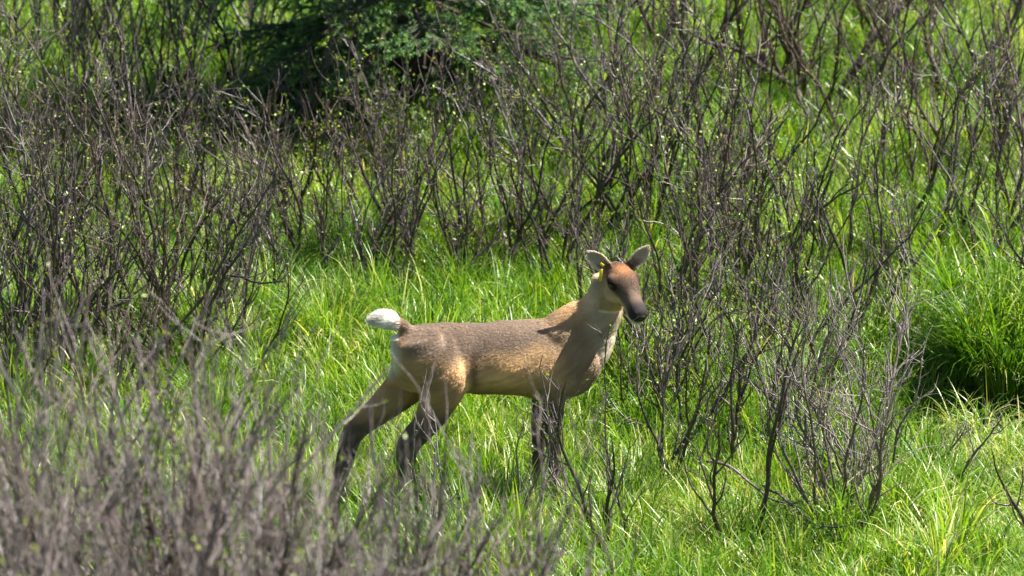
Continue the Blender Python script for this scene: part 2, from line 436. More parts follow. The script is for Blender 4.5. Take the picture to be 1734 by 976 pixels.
def build_shrub(seed, loc, h, nstem, lean, bark_i, leaves, label, group, thick=1.0, twigs=1.0, tilt=(0, 0), cat='shrub', splay=0.22, name='bare_shrub', thin=True):
    r = np.random.default_rng(seed)
    root = add(name, None, loc=loc)
    tag(root, label, cat, group)
    leaf_pos = []
    nstem = max(3, int(round(nstem * (0.62 if thin else 1.0))))
    for s in range(nstem):
        az = r.uniform(0, 6.283)
        b0 = np.array([[math.cos(az), math.sin(az), 0]]) * r.uniform(0.01, 0.09)
        b0[0, 2] = -0.03
        sp = abs(r.normal(splay, 0.12))
        d0 = np.array([[math.cos(az) * sp + tilt[0], math.sin(az) * sp + tilt[1], 1.0]])
        L = h * r.uniform(0.75, 1.22)
        n = 15
        main = curve_batch(r, b0, d0, np.array([L]), n, 0.135, 0.05)
        t = np.linspace(0, 1, n)
        r0 = thick * r.uniform(0.0075, 0.0145)
        rad = (r0 * (1 - 0.72 * t ** 0.9))[None] * (1 + 0.08 * r.normal(size=(1, n)))
        rad[:, -1] = 0.0012
        v, f = tubes(main, rad, 6)
        so = add('stem', mesh_from('stem', v, [f]), BARK[bark_i], root)
        # side branches
        nb = max(3, int(r.integers(5, 10) * twigs))
        tb = r.uniform(0.18, 0.96, nb)
        ib = tb * (n - 1); i0 = ib.astype(int); fr = (ib - i0)[:, None]
        st = main[0, i0] * (1 - fr) + main[0, np.minimum(i0 + 1, n - 1)] * fr
        tg = norm(main[0, np.minimum(i0 + 1, n - 1)] - main[0, i0])
        pr = norm(np.cross(tg, norm(r.normal(size=(nb, 3)))))
        bd = tg * 0.8 + pr * r.uniform(0.25, 0.7, (nb, 1))
        bl = h * r.uniform(0.16, 0.46, nb) * (1.05 - 0.55 * tb)
        m = 8
        br = curve_batch(r, st, bd, bl, m, 0.16, 0.15)
        t2 = np.linspace(0, 1, m)[None]
        brad = (r0 * 0.55 * (1 - 0.5 * tb))[:, None] * (1 - 0.62 * t2); brad = np.maximum(brad, 0.0014); brad[:, -1] = 0.0009
        parts = [tubes(br, brad, 4)]
        # twigs on branches and on the upper stem
        nt_ = int(nb * r.integers(2, 4) * twigs)
        kb = r.integers(0, nb, nt_); kk = r.integers(1, m - 1, nt_)
        st2 = br[kb, kk]; tg2 = norm(br[kb, kk + 1] - br[kb, kk])
        nm = int(6 * twigs)
        km = r.integers(int(n * 0.3), n - 1, nm)
        st2 = np.concatenate([st2, main[0, km]]); tg2 = np.concatenate([tg2, norm(main[0, km + 1] - main[0, km])])
        pr2 = norm(np.cross(tg2, norm(r.normal(size=tg2.shape))))
        td = tg2 * 0.7 + pr2 * r.uniform(0.4, 1.0, (len(tg2), 1))
        tl = r.gamma(2.4, 0.045, len(tg2)) + 0.02
        tw = curve_batch(r, st2, td, tl, 5, 0.18, 0.14)
        trad = r.uniform(0.0013, 0.0023, (len(tl), 1)) * np.array([[1.15, 1.0, 0.95, 0.8, 0.5]])
        parts.append(tubes(tw, trad, 3))
        # short spurs (buds) along branches
        ns = int(14 * twigs)
        kb = r.integers(0, nb, ns); kk = r.integers(1, m - 1, ns)
        sd = norm(r.normal(size=(ns, 3)) + np.array([0, 0, 0.6]))
        spp = np.stack([br[kb, kk], br[kb, kk] + sd * r.uniform(0.008, 0.02, (ns, 1)) * 0.5, br[kb, kk] + sd * r.uniform(0.01, 0.022, (ns, 1))], 1)
        parts.append(tubes(spp, np.tile(np.array([[0.0018, 0.0021, 0.0006]]), (ns, 1)), 3))
        v, f = join(parts)
        bo = add('branches', mesh_from('branches', v, [f]), TWIG[bark_i], so)
        bo['kind'] = 'stuff'
        leaf_pos.append(tw[:, -1]); leaf_pos.append(spp[:, -1])
    if leaves:
        lp = np.concatenate(leaf_pos)
        # leaves come in little sprigs
        k = min(int(leaves * 1.5), len(lp))
        w = np.exp(1.6 * noise2(lp[:, 0] + loc[0], lp[:, 2] * 1.3 + loc[1], 9.0)); w /= w.sum()
        lp = lp[r.choice(len(lp), k, replace=False, p=w)]
        lp = np.repeat(lp, 3, 0) + r.normal(0, 0.008, (len(lp) * 3, 3))
        nl = len(lp)
        a = norm(r.normal(size=(nl, 3)) + np.array([0, 0, 0.5]))
        s = norm(np.cross(a, norm(r.normal(size=(nl, 3)))))
        nn = np.cross(a, s)
        ln = r.uniform(0.009, 0.021, (nl, 1)); wd = ln * r.uniform(0.28, 0.42, (nl, 1))
        V = np.stack([lp, lp + a * ln * 0.45 + s * wd + nn * wd * 0.3, lp + a * ln, lp + a * ln * 0.45 - s * wd + nn * wd * 0.3], 1).reshape(-1, 3)
        F = np.arange(nl * 4).reshape(-1, 4)
        F = np.concatenate([F[:, [0, 1, 2]], F[:, [0, 2, 3]]])
        c = np.zeros((nl, 4, 4)); c[..., 0] = r.uniform(0, 1, (nl, 1)); c[..., 3] = 1
        lo = add('leaves', mesh_from('leaves', V, [F], {'blade': c.reshape(-1, 4)}, smooth=False), LEAF, root)
        lo['kind'] = 'stuff'
    return root

THICKET_L = ('grey-brown bare shrub in the dense thicket on the spruce\'s shaded side', 'thicket beside the spruce, facing the calf\'s tail')
THICKET_R = ('bare purplish shrub in the thicket behind the calf\'s head', 'thicket behind the calf\'s head')
UPPER_R = ('dark thick-stemmed bare shrub up the slope behind the head-high thicket', 'shrubs up the slope behind the thicket')
EDGE_R = ('bare reddish-brown shrub along the open grass beyond the calf\'s nose', 'shrubs along the open grass beyond the calf\'s nose')
FRONT = ('greyish out-of-focus bare shrub on the bank in front of the calf', 'blurred shrubs on the bank in front of the calf')
MID = ('thin bare shrub standing in the grass just beyond the calf', 'thin shrubs just beyond the calf')

SHRUBS = [
 # px, py(base), height, stems, bark, leaves, (label, group), extra
 # --- thicket on the left
 (30, 330, 1.25, 11, 0, 50, THICKET_L, {}), (120, 300, 1.3, 11, 0, 40, THICKET_L, {}), (210, 260, 1.3, 10, 0, 60, THICKET_L, {}),
 (290, 250, 1.25, 10, 0, 40, THICKET_L, {}), (370, 220, 1.3, 9, 0, 40, THICKET_L, {}), (60, 180, 1.2, 10, 0, 30, THICKET_L, {}),
 (170, 130, 1.2, 9, 0, 30, THICKET_L, {}), (300, 110, 1.2, 9, 0, 30, THICKET_L, {}), (420, 120, 1.1, 8, 0, 30, THICKET_L, {}),
 (20, 470, 1.25, 12, 0, 30, THICKET_L, {}), (100, 450, 1.35, 12, 1, 40, THICKET_L, {}), (190, 430, 1.3, 11, 0, 60, THICKET_L, {}),
 (270, 400, 1.25, 10, 0, 50, THICKET_L, {}), (345, 440, 1.05, 8, 0, 30, THICKET_L, {}), (-30, 400, 1.3, 10, 0, 30, THICKET_L, {}),
 (50, 590, 1.25, 11, 0, 25, THICKET_L, {}), (150, 620, 1.3, 12, 1, 40, THICKET_L, {}), (230, 590, 1.25, 11, 0, 40, THICKET_L, {}),
 (320, 560, 1.1, 9, 0, 40, THICKET_L, {}), (95, 690, 1.3, 14, 0, 25, THICKET_L, {}), (375, 600, 1.05, 8, 0, 20, THICKET_L, {}), (-20, 640, 1.2, 9, 0, 20, THICKET_L, {}),
 (10, 60, 1.1, 8, 0, 20, THICKET_L, {}), (240, 20, 1.1, 8, 0, 20, THICKET_L, {}), (400, 10, 1.0, 7, 0, 20, THICKET_L, {}),
 # --- near the spruce
 (505, 425, 1.15, 7, 1, 60, ('pink-barked crooked shrub with forked stems below the spruce boughs', None), dict(thick=1.35, splay=0.6)),
 (545, 300, 1.0, 7, 0, 50, ('slender bare shrub standing in the shade of the spruce', None), {}),
 (690, 430, 1.15, 10, 0, 90, ('broom-like purplish shrub with fresh leaves in front of the spruce', None), dict(twigs=1.25)),
 (735, 350, 0.95, 9, 0, 70, ('twiggy grey-violet shrub right below the spruce\'s hanging bough', None), dict(twigs=1.2)),
 (610, 400, 0.95, 6, 1, 60, ('short leafy-tipped shrub between the forked shrub and the broom-like one', None), {}),
 (890, 330, 1.05, 5, 0, 40, ('sparse upright shrub with yellow-green leaf tips, open grass around it', None), {}),
 (540, 480, 0.92, 7, 0, 20, MID, {}), (640, 520, 0.92, 7, 0, 20, MID, {}), (770, 510, 1.09, 8, 0, 30, MID, {}), (700, 545, 0.80, 7, 0, 15, MID, {}),
 (840, 500, 1.09, 8, 0, 30, MID, {}), (920, 500, 1.15, 9, 0, 30, MID, {}),
 (475, 520, 1.03, 7, 0, 15, MID, {}), (430, 450, 1.03, 7, 0, 25, MID, {}),
 # --- thicket behind the head
 (1010, 430, 1.35, 11, 0, 60, THICKET_R, {}), (1090, 420, 1.4, 12, 0, 80, THICKET_R, {}), (1170, 400, 1.4, 12, 0, 80, THICKET_R, {}),
 (1250, 420, 1.3, 11, 0, 60, THICKET_R, {}), (980, 330, 1.3, 9, 0, 40, THICKET_R, {}), (1060, 300, 1.25, 10, 1, 60, THICKET_R, {}),
 (1140, 540, 1.35, 11, 1, 40, THICKET_R, dict(thick=1.15)), (1215, 560, 1.35, 11, 0, 50, THICKET_R, {}), (1290, 530, 1.2, 10, 0, 40, THICKET_R, {}),
 (1110, 660, 1.15, 9, 0, 20, THICKET_R, {}), (1340, 620, 1.2, 10, 0, 30, THICKET_R, {}), (1200, 690, 1.0, 8, 0, 20, THICKET_R, {}), (1280, 650, 1.1, 9, 0, 20, THICKET_R, {}),
 (1330, 460, 1.2, 8, 0, 30, THICKET_R, {}), (1010, 560, 0.9, 5, 0, 15, THICKET_R, {}), (950, 430, 1.1, 6, 0, 25, THICKET_R, {}),
 # --- up the slope
 (1200, 170, 1.2, 9, 1, 30, UPPER_R, dict(thick=1.5)), (1290, 190, 1.25, 9, 1, 30, UPPER_R, dict(thick=1.7, twigs=0.8)), (1390, 200, 1.3, 10, 1, 20, UPPER_R, dict(thick=1.8, twigs=0.8, splay=0.55)),
 (1120, 120, 1.1, 8, 1, 30, UPPER_R, dict(thick=1.5)), (1010, 110, 1.1, 8, 0, 30, UPPER_R, dict(thick=1.3)), (1480, 120, 1.1, 7, 1, 10, UPPER_R, dict(thick=1.5)),
 (1350, 60, 1.1, 8, 1, 20, UPPER_R, dict(thick=1.5)), (1600, 60, 1.1, 8, 0, 20, UPPER_R, dict(thick=1.4)), (1720, 90, 1.2, 9, 0, 20, UPPER_R, dict(thick=1.4)),
 (1430, 300, 1.1, 6, 1, 20, UPPER_R, dict(thick=1.4)), (1570, 220, 1.2, 7, 1, 20, UPPER_R, dict(thick=1.5)), (960, 60, 1.0, 7, 0, 20, UPPER_R, {}),
 # --- right side
 (1500, 420, 1.15, 6, 0, 25, EDGE_R, {}), (1560, 380, 1.1, 6, 1, 20, EDGE_R, {}), (1640, 330, 1.3, 9, 1, 30, EDGE_R, dict(thick=1.2)), (1710, 300, 1.35, 10, 0, 30, EDGE_R, {}),
 (1690, 480, 1.3, 9, 1, 20, EDGE_R, dict(thick=1.3)), (1750, 430, 1.3, 9, 0, 20, EDGE_R, {}), (1410, 500, 1.1, 7, 0, 25, EDGE_R, {}), (1440, 620, 1.05, 8, 0, 20, EDGE_R, {}),
 (1520, 560, 0.9, 6, 0, 15, EDGE_R, {}), (1390, 720, 1.0, 8, 0, 15, EDGE_R, {}), (1760, 560, 1.1, 7, 0, 15, EDGE_R, {}),
 (1150, 770, 1.0, 6, 0, 12, THICKET_R, {}), (1260, 790, 1.0, 6, 0, 12, THICKET_R, {}), (1075, 745, 1.05, 6, 0, 12, THICKET_R, {}), (1330, 800, 1.0, 7, 2, 10, THICKET_R, {}),
 (300, 660, 1.2, 12, 0, 20, THICKET_L, {}), (410, 650, 0.95, 8, 0, 15, THICKET_L, {}), (200, 700, 1.25, 13, 1, 20, THICKET_L, {}), (20, 720, 1.3, 13, 0, 20, THICKET_L, {}),
 (570, 530, 0.95, 6, 0, 15, MID, {}), (880, 470, 1.1, 6, 0, 20, MID, {}), (960, 520, 1.05, 6, 0, 20, MID, {}), (660, 490, 1.0, 6, 1, 20, MID, {}),
 (1480, 240, 1.1, 7, 0, 20, EDGE_R, {}), (1600, 440, 1.1, 6, 0, 20, EDGE_R, {}), (1650, 560, 1.0, 5, 0, 10, EDGE_R, {}),
 # --- lower right, sharp
 (1425, 930, 1.2, 18, 2, 14, ('grey twiggy half-dead shrub rising beside the fallen grey sticks', None), dict(twigs=1.5, splay=0.36)),
 (1500, 880, 0.8, 12, 2, 6, ('low tangled grey dead shrub at the edge of the pale grass', None), dict(twigs=1.3, splay=0.8)),
 (1290, 980, 1.25, 5, 0, 10, ('dark forked shrub leaning over the fallen grey sticks', None), dict(tilt=(-0.25, 0.0), thick=1.2)),
 (1100, 850, 0.95, 5, 0, 10, ('thin dark shrub rising from the grass past the calf\'s forelegs', None), dict(tilt=(-0.1, 0))),
 (1050, 960, 1.0, 5, 0, 8, ('bare wiry shrub below the calf\'s chest, its stems crossing the grass', None), {}),
 (1210, 870, 0.9, 5, 0, 8, ('slim dark shrub between the wiry shrub and the grey half-dead one', None), dict(tilt=(-0.1, 0))),
 (1740, 990, 0.8, 3, 0, 4, ('single dark arching stem by the pale trampled grass', None), dict(tilt=(0.5, 0.1), thick=1.3, twigs=0.4)),
 (965, 925, 0.85, 4, 2, 12, ('wiry grey shrub whose twigs cross the calf\'s shoulder', None), dict(tilt=(-0.28, 0), twigs=0.6)),
 (860, 945, 0.8, 4, 2, 10, ('low grey shrub whose twigs cross the calf\'s belly', None), dict(tilt=(0.0, 0), twigs=0.6)),
 (730, 960, 0.7, 4, 2, 10, ('low grey shrub screening the calf\'s hind hooves', None), dict(twigs=0.7)),
]
def shrub_label(lg, py, bi, k):
    tint = ['dark grey-brown', 'reddish-brown', 'pale grey'][bi]
    if lg is THICKET_L:
        where = ('high up the slope, behind the thicket beside the spruce' if py < 150 else 'in the rear of the thicket, level with the spruce trunk' if py < 350 else
                 'in the middle of the tall thicket beside the spruce' if py < 500 else 'at the thicket\'s front edge facing the calf\'s rump')
        return '%s bare shrub %s' % (tint, where)
    if lg is THICKET_R:
        where = ('in the leafy top of the thicket behind the calf\'s head' if py < 480 else 'in the thicket, level with the calf\'s head' if py < 640 else 'low at the thicket\'s foot facing the calf\'s chest')
        return '%s bare shrub %s' % (tint, where)
    if lg is UPPER_R:
        return '%s thick-stemmed shrub %s' % (tint, 'highest up the slope, behind all the thickets' if py < 130 else 'on the slope just behind the leafy thicket')
    if lg is EDGE_R:
        return '%s bare shrub %s' % (tint, 'above the open grass beyond the calf\'s nose' if py < 450 else 'in open grass between thicket and dark hollow')
    if lg is MID:
        return '%s thin shrub %s' % (tint, 'below the broom-like shrub, behind the calf\'s back' if py < 515 else 'sparse and low, just beyond the calf\'s back')
    return lg[0]
def build_shrubs():
    for k, (px, py, h, ns, bi, lv, lg, ex) in enumerate(SHRUBS):
        x, y = ground_at(px, py)
        build_shrub(1000 + k, (x, y, float(height(x, y))), h, int(round(ns * (1.12 if py < 430 else 1.05))), 0, bi, lv, shrub_label(lg, py, bi, k), lg[1], **{'twigs': 1.15 if py < 430 else 1.05, **ex})
    # blurred shrubs on the bank nearer to the camera: (px, py of the tips, world y, stems)
    r = np.random.default_rng(77)
    for k, (px, py, Y, ns, h) in enumerate([(-20, 640, -4.4, 11, 1.25), (60, 660, -4.9, 12, 1.2), (150, 600, -4.2, 12, 1.3), (230, 610, -4.6, 12, 1.25), (310, 650, -4.3, 12, 1.25), (390, 690, -4.8, 11, 1.2),
                                     (470, 720, -4.2, 11, 1.2), (560, 765, -4.6, 11, 1.15), (650, 790, -4.2, 11, 1.1), (740, 790, -4.7, 11, 1.1), (830, 795, -4.3, 11, 1.1), (920, 850, -4.6, 9, 1.0),
                                     (20, 760, -6.2, 11, 1.2), (120, 780, -6.0, 11, 1.2), (240, 790, -6.3, 11, 1.2), (360, 830, -6.1, 10, 1.15), (480, 850, -6.3, 10, 1.1), (600, 880, -6.0, 9, 1.1),
                                     (720, 890, -6.2, 8, 1.0), (80, 700, -3.4, 10, 1.2), (270, 720, -3.3, 10, 1.15), (430, 780, -3.4, 9, 1.1)]):
        Y *= 1.5
        d = ray(px, py)
        t = (Y - CAM[1]) / d[1]
        tip = CAM + t * d
        x = tip[0]; z0 = float(height(x, Y))
        hh = max(0.6, (tip[2] - z0) * 1.03)
        bi = [2, 2, 2, 1][k % 4]
        lab = '%s blurred shrub on the %s of the bank before the calf' % (['dark grey-brown', 'reddish-brown', 'pale grey'][bi], 'lower slope' if Y > -5.9 else 'middle slope' if Y > -8.2 else 'upper slope')
        build_shrub(3000 + k, (x, Y, z0), hh, int(ns * 1.6), 0, bi, 34, lab, FRONT[1], twigs=1.0, splay=0.22, tilt=(-0.16, 0), thick=1.05, thin=False)
build_shrubs()

def fallen(label, px0, py0, px1, py1, rad, seed, mat, n=16, lift=0.1):
    r = np.random.default_rng(seed)
    a = np.array([*ground_at(px0, py0), 0]); b = np.array([*ground_at(px1, py1), 0])
    t = np.linspace(0, 1, n)
    P = a[None] * (1 - t[:, None]) + b[None] * t[:, None]
    P[:, :2] += np.cumsum(r.normal(0, 0.008, (n, 2)), 0)
    P[:, 2] = height(P[:, 0], P[:, 1]) + lift * (1 + 0.2 * np.sin(t * 5 + seed)) + np.cumsum(r.normal(0, 0.005, n))
    rr = rad * (1 - 0.6 * t); rr[-1] = 0.001
    parts = [tubes(P[None], rr[None], 6)]
    k = r.integers(3, n - 2, 6)
    d = norm(P[k + 1] - P[k]) * 0.8 + norm(r.normal(size=(6, 3)) + np.array([0, 0, 0.6])) * 0.6
    br = curve_batch(r, P[k], d, r.uniform(0.08, 0.25, 6), 7, 0.2, 0.02)
    v2 = tubes(br, np.tile(np.linspace(rad * 0.4, 0.001, 7), (6, 1)), 4)
    v, f = parts[0]
    o = add('fallen_branch', mesh_from('fallen_branch', v, [f]), mat)
    tag(o, label, 'branch')
    add('side_twig', mesh_from('side_twig', *(lambda q: (q[0], [q[1]]))(v2)), mat, o)
fallen('pale grey fallen stick lying under the grey half-dead shrub', 1195, 905, 1375, 950, 0.008, 1, BARK[2], lift=0.31)
fallen('thin bleached stick lying lower than the other fallen stick', 1290, 945, 1450, 1000, 0.007, 2, BARK[2], lift=0.29)
fallen('dark dead stick lying in the grass behind the calf\'s hocks', 500, 655, 620, 690, 0.006, 3, BARK[0], lift=0.15)

# ------------------------------------------------------------------ spruce
def build_spruce():
    r = np.random.default_rng(11)
    x0, y0 = ground_at(690, 240)
    z0 = float(height(x0, y0))
    root = add('spruce_tree', None, loc=(x0, y0, z0))
    tag(root, 'dark green spruce with low drooping boughs behind the shrubs', 'tree')
    H = 6.0
    n = 24
    t = np.linspace(0, 1, n)
    P = np.stack([0.03 * np.sin(5 * t), 0.03 * np.cos(4 * t) - 0.03, t * H - 0.1], -1)[None]
    v, f = tubes(P, (0.10 * (1 - t) + 0.006)[None], 14)
    add('trunk', mesh_from('trunk', v, [f]), SPRUCE_BARK, root)
    protos = []
    for k in range(6):
        # bough of length 1 along +x, drooping, tip rising
        m = 14
        s = np.linspace(0, 1, m)
        ax = np.stack([s, 0.05 * np.sin(3 * s + k), -0.30 * s + 0.16 * s ** 2 - 0.04 * np.sin(2 * s)], -1)
        wood = [tubes(ax[None], (0.016 * (1 - s) + 0.003)[None], 6)]
        segs, age = [], []                     # needle-bearing polylines
        segs.append(ax[2:]); age.append(0.3)
        for q in range(32):
            u = r.uniform(0.16, 0.98); i = u * (m - 1); a = int(i)
            p = ax[a] * (1 - (i - a)) + ax[min(a + 1, m - 1)] * (i - a)
            sg = 1 if q % 2 else -1
            L = (0.42 * (1 - u) + 0.12) * r.uniform(0.7, 1.2)
            d = np.array([[r.uniform(0.6, 0.95), sg * r.uniform(0.6, 1.0), r.uniform(-0.45, 0.0)]])
            c = curve_batch(r, p[None], d, np.array([L]), 7, 0.10, -0.02)[0]
            segs.append(c); age.append(0.45)
            wood.append(tubes(c[None], np.linspace(0.006, 0.0015, 7)[None], 4))
            for w in range(int(L / 0.045)):
                j = r.integers(1, 6)
                dd = norm(c[min(j + 1, 6)] - c[j]) * 0.8 + norm(r.normal(size=3)) * np.array([0.6, 0.6, 0.35])
                c2 = curve_batch(r, c[j][None], dd[None], np.array([r.uniform(0.05, 0.14)]), 5, 0.08, 0.02)[0]
                segs.append(c2); age.append(0.55)
                wood.append(tubes(c2[None], np.linspace(0.003, 0.0012, 5)[None], 3))
        vs, cs = [], []
        for sgm, ag in zip(segs, age):
            ln = np.linalg.norm(np.diff(sgm, axis=0), axis=1); L = ln.sum()
            k2 = int(L * 620)
            if k2 < 4: continue
            u = np.sort(r.uniform(0, 1, k2)); cum = np.concatenate([[0], np.cumsum(ln)]) / L
            p = np.stack([np.interp(u, cum, sgm[:, j]) for j in range(3)], -1)
            g = norm(np.stack([np.interp(u, cum, np.gradient(sgm[:, j])) for j in range(3)], -1))
            rad = norm(np.cross(g, norm(r.normal(size=(k2, 3)))))
            nd = norm(g * 0.75 + rad * 0.75)
            L2 = r.uniform(0.014, 0.024, (k2, 1))
            sd = norm(np.cross(nd, r.normal(size=(k2, 3)))) * 0.0019
            vs.append(np.stack([p - sd, p + sd, p + nd * L2], 1))
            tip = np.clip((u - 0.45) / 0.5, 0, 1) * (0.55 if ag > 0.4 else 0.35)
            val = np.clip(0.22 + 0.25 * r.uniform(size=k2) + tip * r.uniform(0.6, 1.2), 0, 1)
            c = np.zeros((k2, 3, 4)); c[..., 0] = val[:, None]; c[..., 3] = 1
            cs.append(c)
        V = np.concatenate(vs).reshape(-1, 3); Cc = np.concatenate(cs).reshape(-1, 4)
        F = np.arange(len(V)).reshape(-1, 3)
        wv, wf = join(wood)
        wm = mesh_from('bough', wv, [wf]); wm.materials.append(SPRUCE_BARK)
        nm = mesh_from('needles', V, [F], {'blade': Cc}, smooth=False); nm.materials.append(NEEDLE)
        protos.append((wm, nm))
    golden = 2.39996
    k = 0
    zz = 0.36
    while zz < H - 0.25:
        u = zz / H
        for _ in range(1):
            wm, nm = protos[int(r.integers(0, 6))]
            L = (1.25 * (1 - u) ** 0.85 + 0.12) * r.uniform(0.75, 1.1)
            az = k * golden + r.normal(0, 0.25)
            b = add('bough', wm, None, root)
            b.location = (0, 0, zz)
            b.rotation_euler = (r.normal(0, 0.15), r.normal(0.10, 0.10) - 0.25 * u, az)
            b.scale = (L, L * r.uniform(0.85, 1.1), L * r.uniform(0.9, 1.15))
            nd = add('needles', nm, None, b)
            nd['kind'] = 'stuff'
            k += 1
        zz += 0.026 + 0.06 * u
build_spruce()

# ------------------------------------------------------------------ caribou calf
PSI = R(10)                                        # heads slightly away from the camera
cp, sp_ = math.cos(PSI), math.sin(PSI)
def K(px, py, Y):
    """photograph point -> calf's own coordinates (x forward, y to its left, z up) at a given sideways offset"""
    X = ((px - 800) / PPM + Y * sp_) / cp
    wy = X * sp_ + Y * cp
    return np.array([X, Y, ((880 - py) / PPM - wy * S) / C])

def spline(A, n):
    """Catmull-Rom through rows of A"""
    A = np.asarray(A, float)
    E = np.vstack([2 * A[0] - A[1], A, 2 * A[-1] - A[-2]])
    out = []
    m = len(A) - 1
    for u in np.linspace(0, m, n):
        i = min(int(u), m - 1); t = u - i
        p0, p1, p2, p3 = E[i], E[i + 1], E[i + 2], E[i + 3]
        out.append(0.5 * (2 * p1 + (p2 - p0) * t + (2 * p0 - 5 * p1 + 4 * p2 - p3) * t ** 2 + (3 * p1 - p0 - 3 * p2 + p3) * t ** 3))
    return np.array(out)

def loft(ctr, ra, rb, lat=None, n=40, sides=28, bend=0.0, upv=None, egg=0.0):
    """ctr: stations, ra: half-size in the plane of travel, rb: half-size sideways (along lat)"""
    A = spline(np.column_stack([ctr, ra, rb]), n)
    P, a, b = A[:, :3], np.maximum(A[:, 3], 0.003), np.maximum(A[:, 4], 0.003)
    T = norm(np.gradient(P, axis=0))
    lat = np.tile(np.array([0, 1.0, 0]), (n, 1)) if lat is None else np.tile(lat, (n, 1))
    lat = norm(lat - T * (lat * T).sum(1, keepdims=True))
    nn = np.cross(T, lat)
    th = np.linspace(0, 2 * math.pi, sides, endpoint=False)
    ca, sa = np.cos(th), np.sin(th)
    V = P[:, None] + (a[:, None] * ca[None])[..., None] * nn[:, None] + (b[:, None] * sa[None] * (1 + egg * ca[None]))[..., None] * lat[:, None]
    if bend:
        V = V + (bend * a[:, None] * (sa[None] ** 2))[..., None] * nn[:, None] * 1.0
    V = np.concatenate([V.reshape(-1, 3), P[:1], P[-1:]])
    i = np.arange(n * sides).reshape(n, sides)
    q = np.stack([i[:-1], np.roll(i[:-1], -1, 1), np.roll(i[1:], -1, 1), i[1:]], -1).reshape(-1, 4)
    c0, c1 = n * sides, n * sides + 1
    t0 = np.stack([np.full(sides, c0), np.roll(i[0], -1), i[0]], -1)
    t1 = np.stack([np.full(sides, c1), i[-1], np.roll(i[-1], -1)], -1)
    return V, [q, np.concatenate([t0, t1])]

# head frame
HY, HP = R(-69), R(27)
hf = np.array([math.cos(HP) * math.cos(HY), math.cos(HP) * math.sin(HY), -math.sin(HP)])
hl = norm(np.cross(np.array([0, 0, 1.0]), hf))           # animal's left
hu = np.cross(hf, hl)
roll = R(-4)
hl, hu = hl * math.cos(roll) + hu * math.sin(roll), hu * math.cos(roll) - hl * math.sin(roll)
H0 = K(1038, 464, -0.02)                                  # centre of the back of the skull
def hd(s, l, u): return H0 + s * hf + l * hl + u * hu

LEGS = {
 'hind_near': ([(728, 600), (752, 640), (742, 682), (724, 716), (694, 752), (689, 790), (690, 836), (692, 868), (699, 885)], [.145, .128, .090, .068, .058, .043, .034, .037, .036], [.09, .095, .066, .046, .034, .027, .022, .026, .028], -0.100),
 'hind_far': ([(718, 605), (694, 648), (652, 688), (618, 716), (597, 738), (585, 780), (573, 828), (568, 856), (573, 874)], [.14, .105, .075, .060, .053, .041, .033, .036, .036], [.08, .075, .055, .042, .032, .026, .022, .026, .028], 0.085),
 'fore_near': ([(938, 600), (934, 655), (937, 697), (936, 738), (939, 780), (941, 828), (943, 852), (950, 868)], [.125, .085, .052, .041, .029, .025, .030, .032], [.065, .056, .040, .033, .024, .021, .025, .027], -0.085),
 'fore_far': ([(938, 600), (925, 652), (918, 690), (914, 728), (912, 768), (908, 812), (908, 834), (914, 850)], [.12, .08, .050, .040, .028, .025, .030, .032], [.06, .055, .040, .033, .024, .021, .025, .027], 0.085),
}
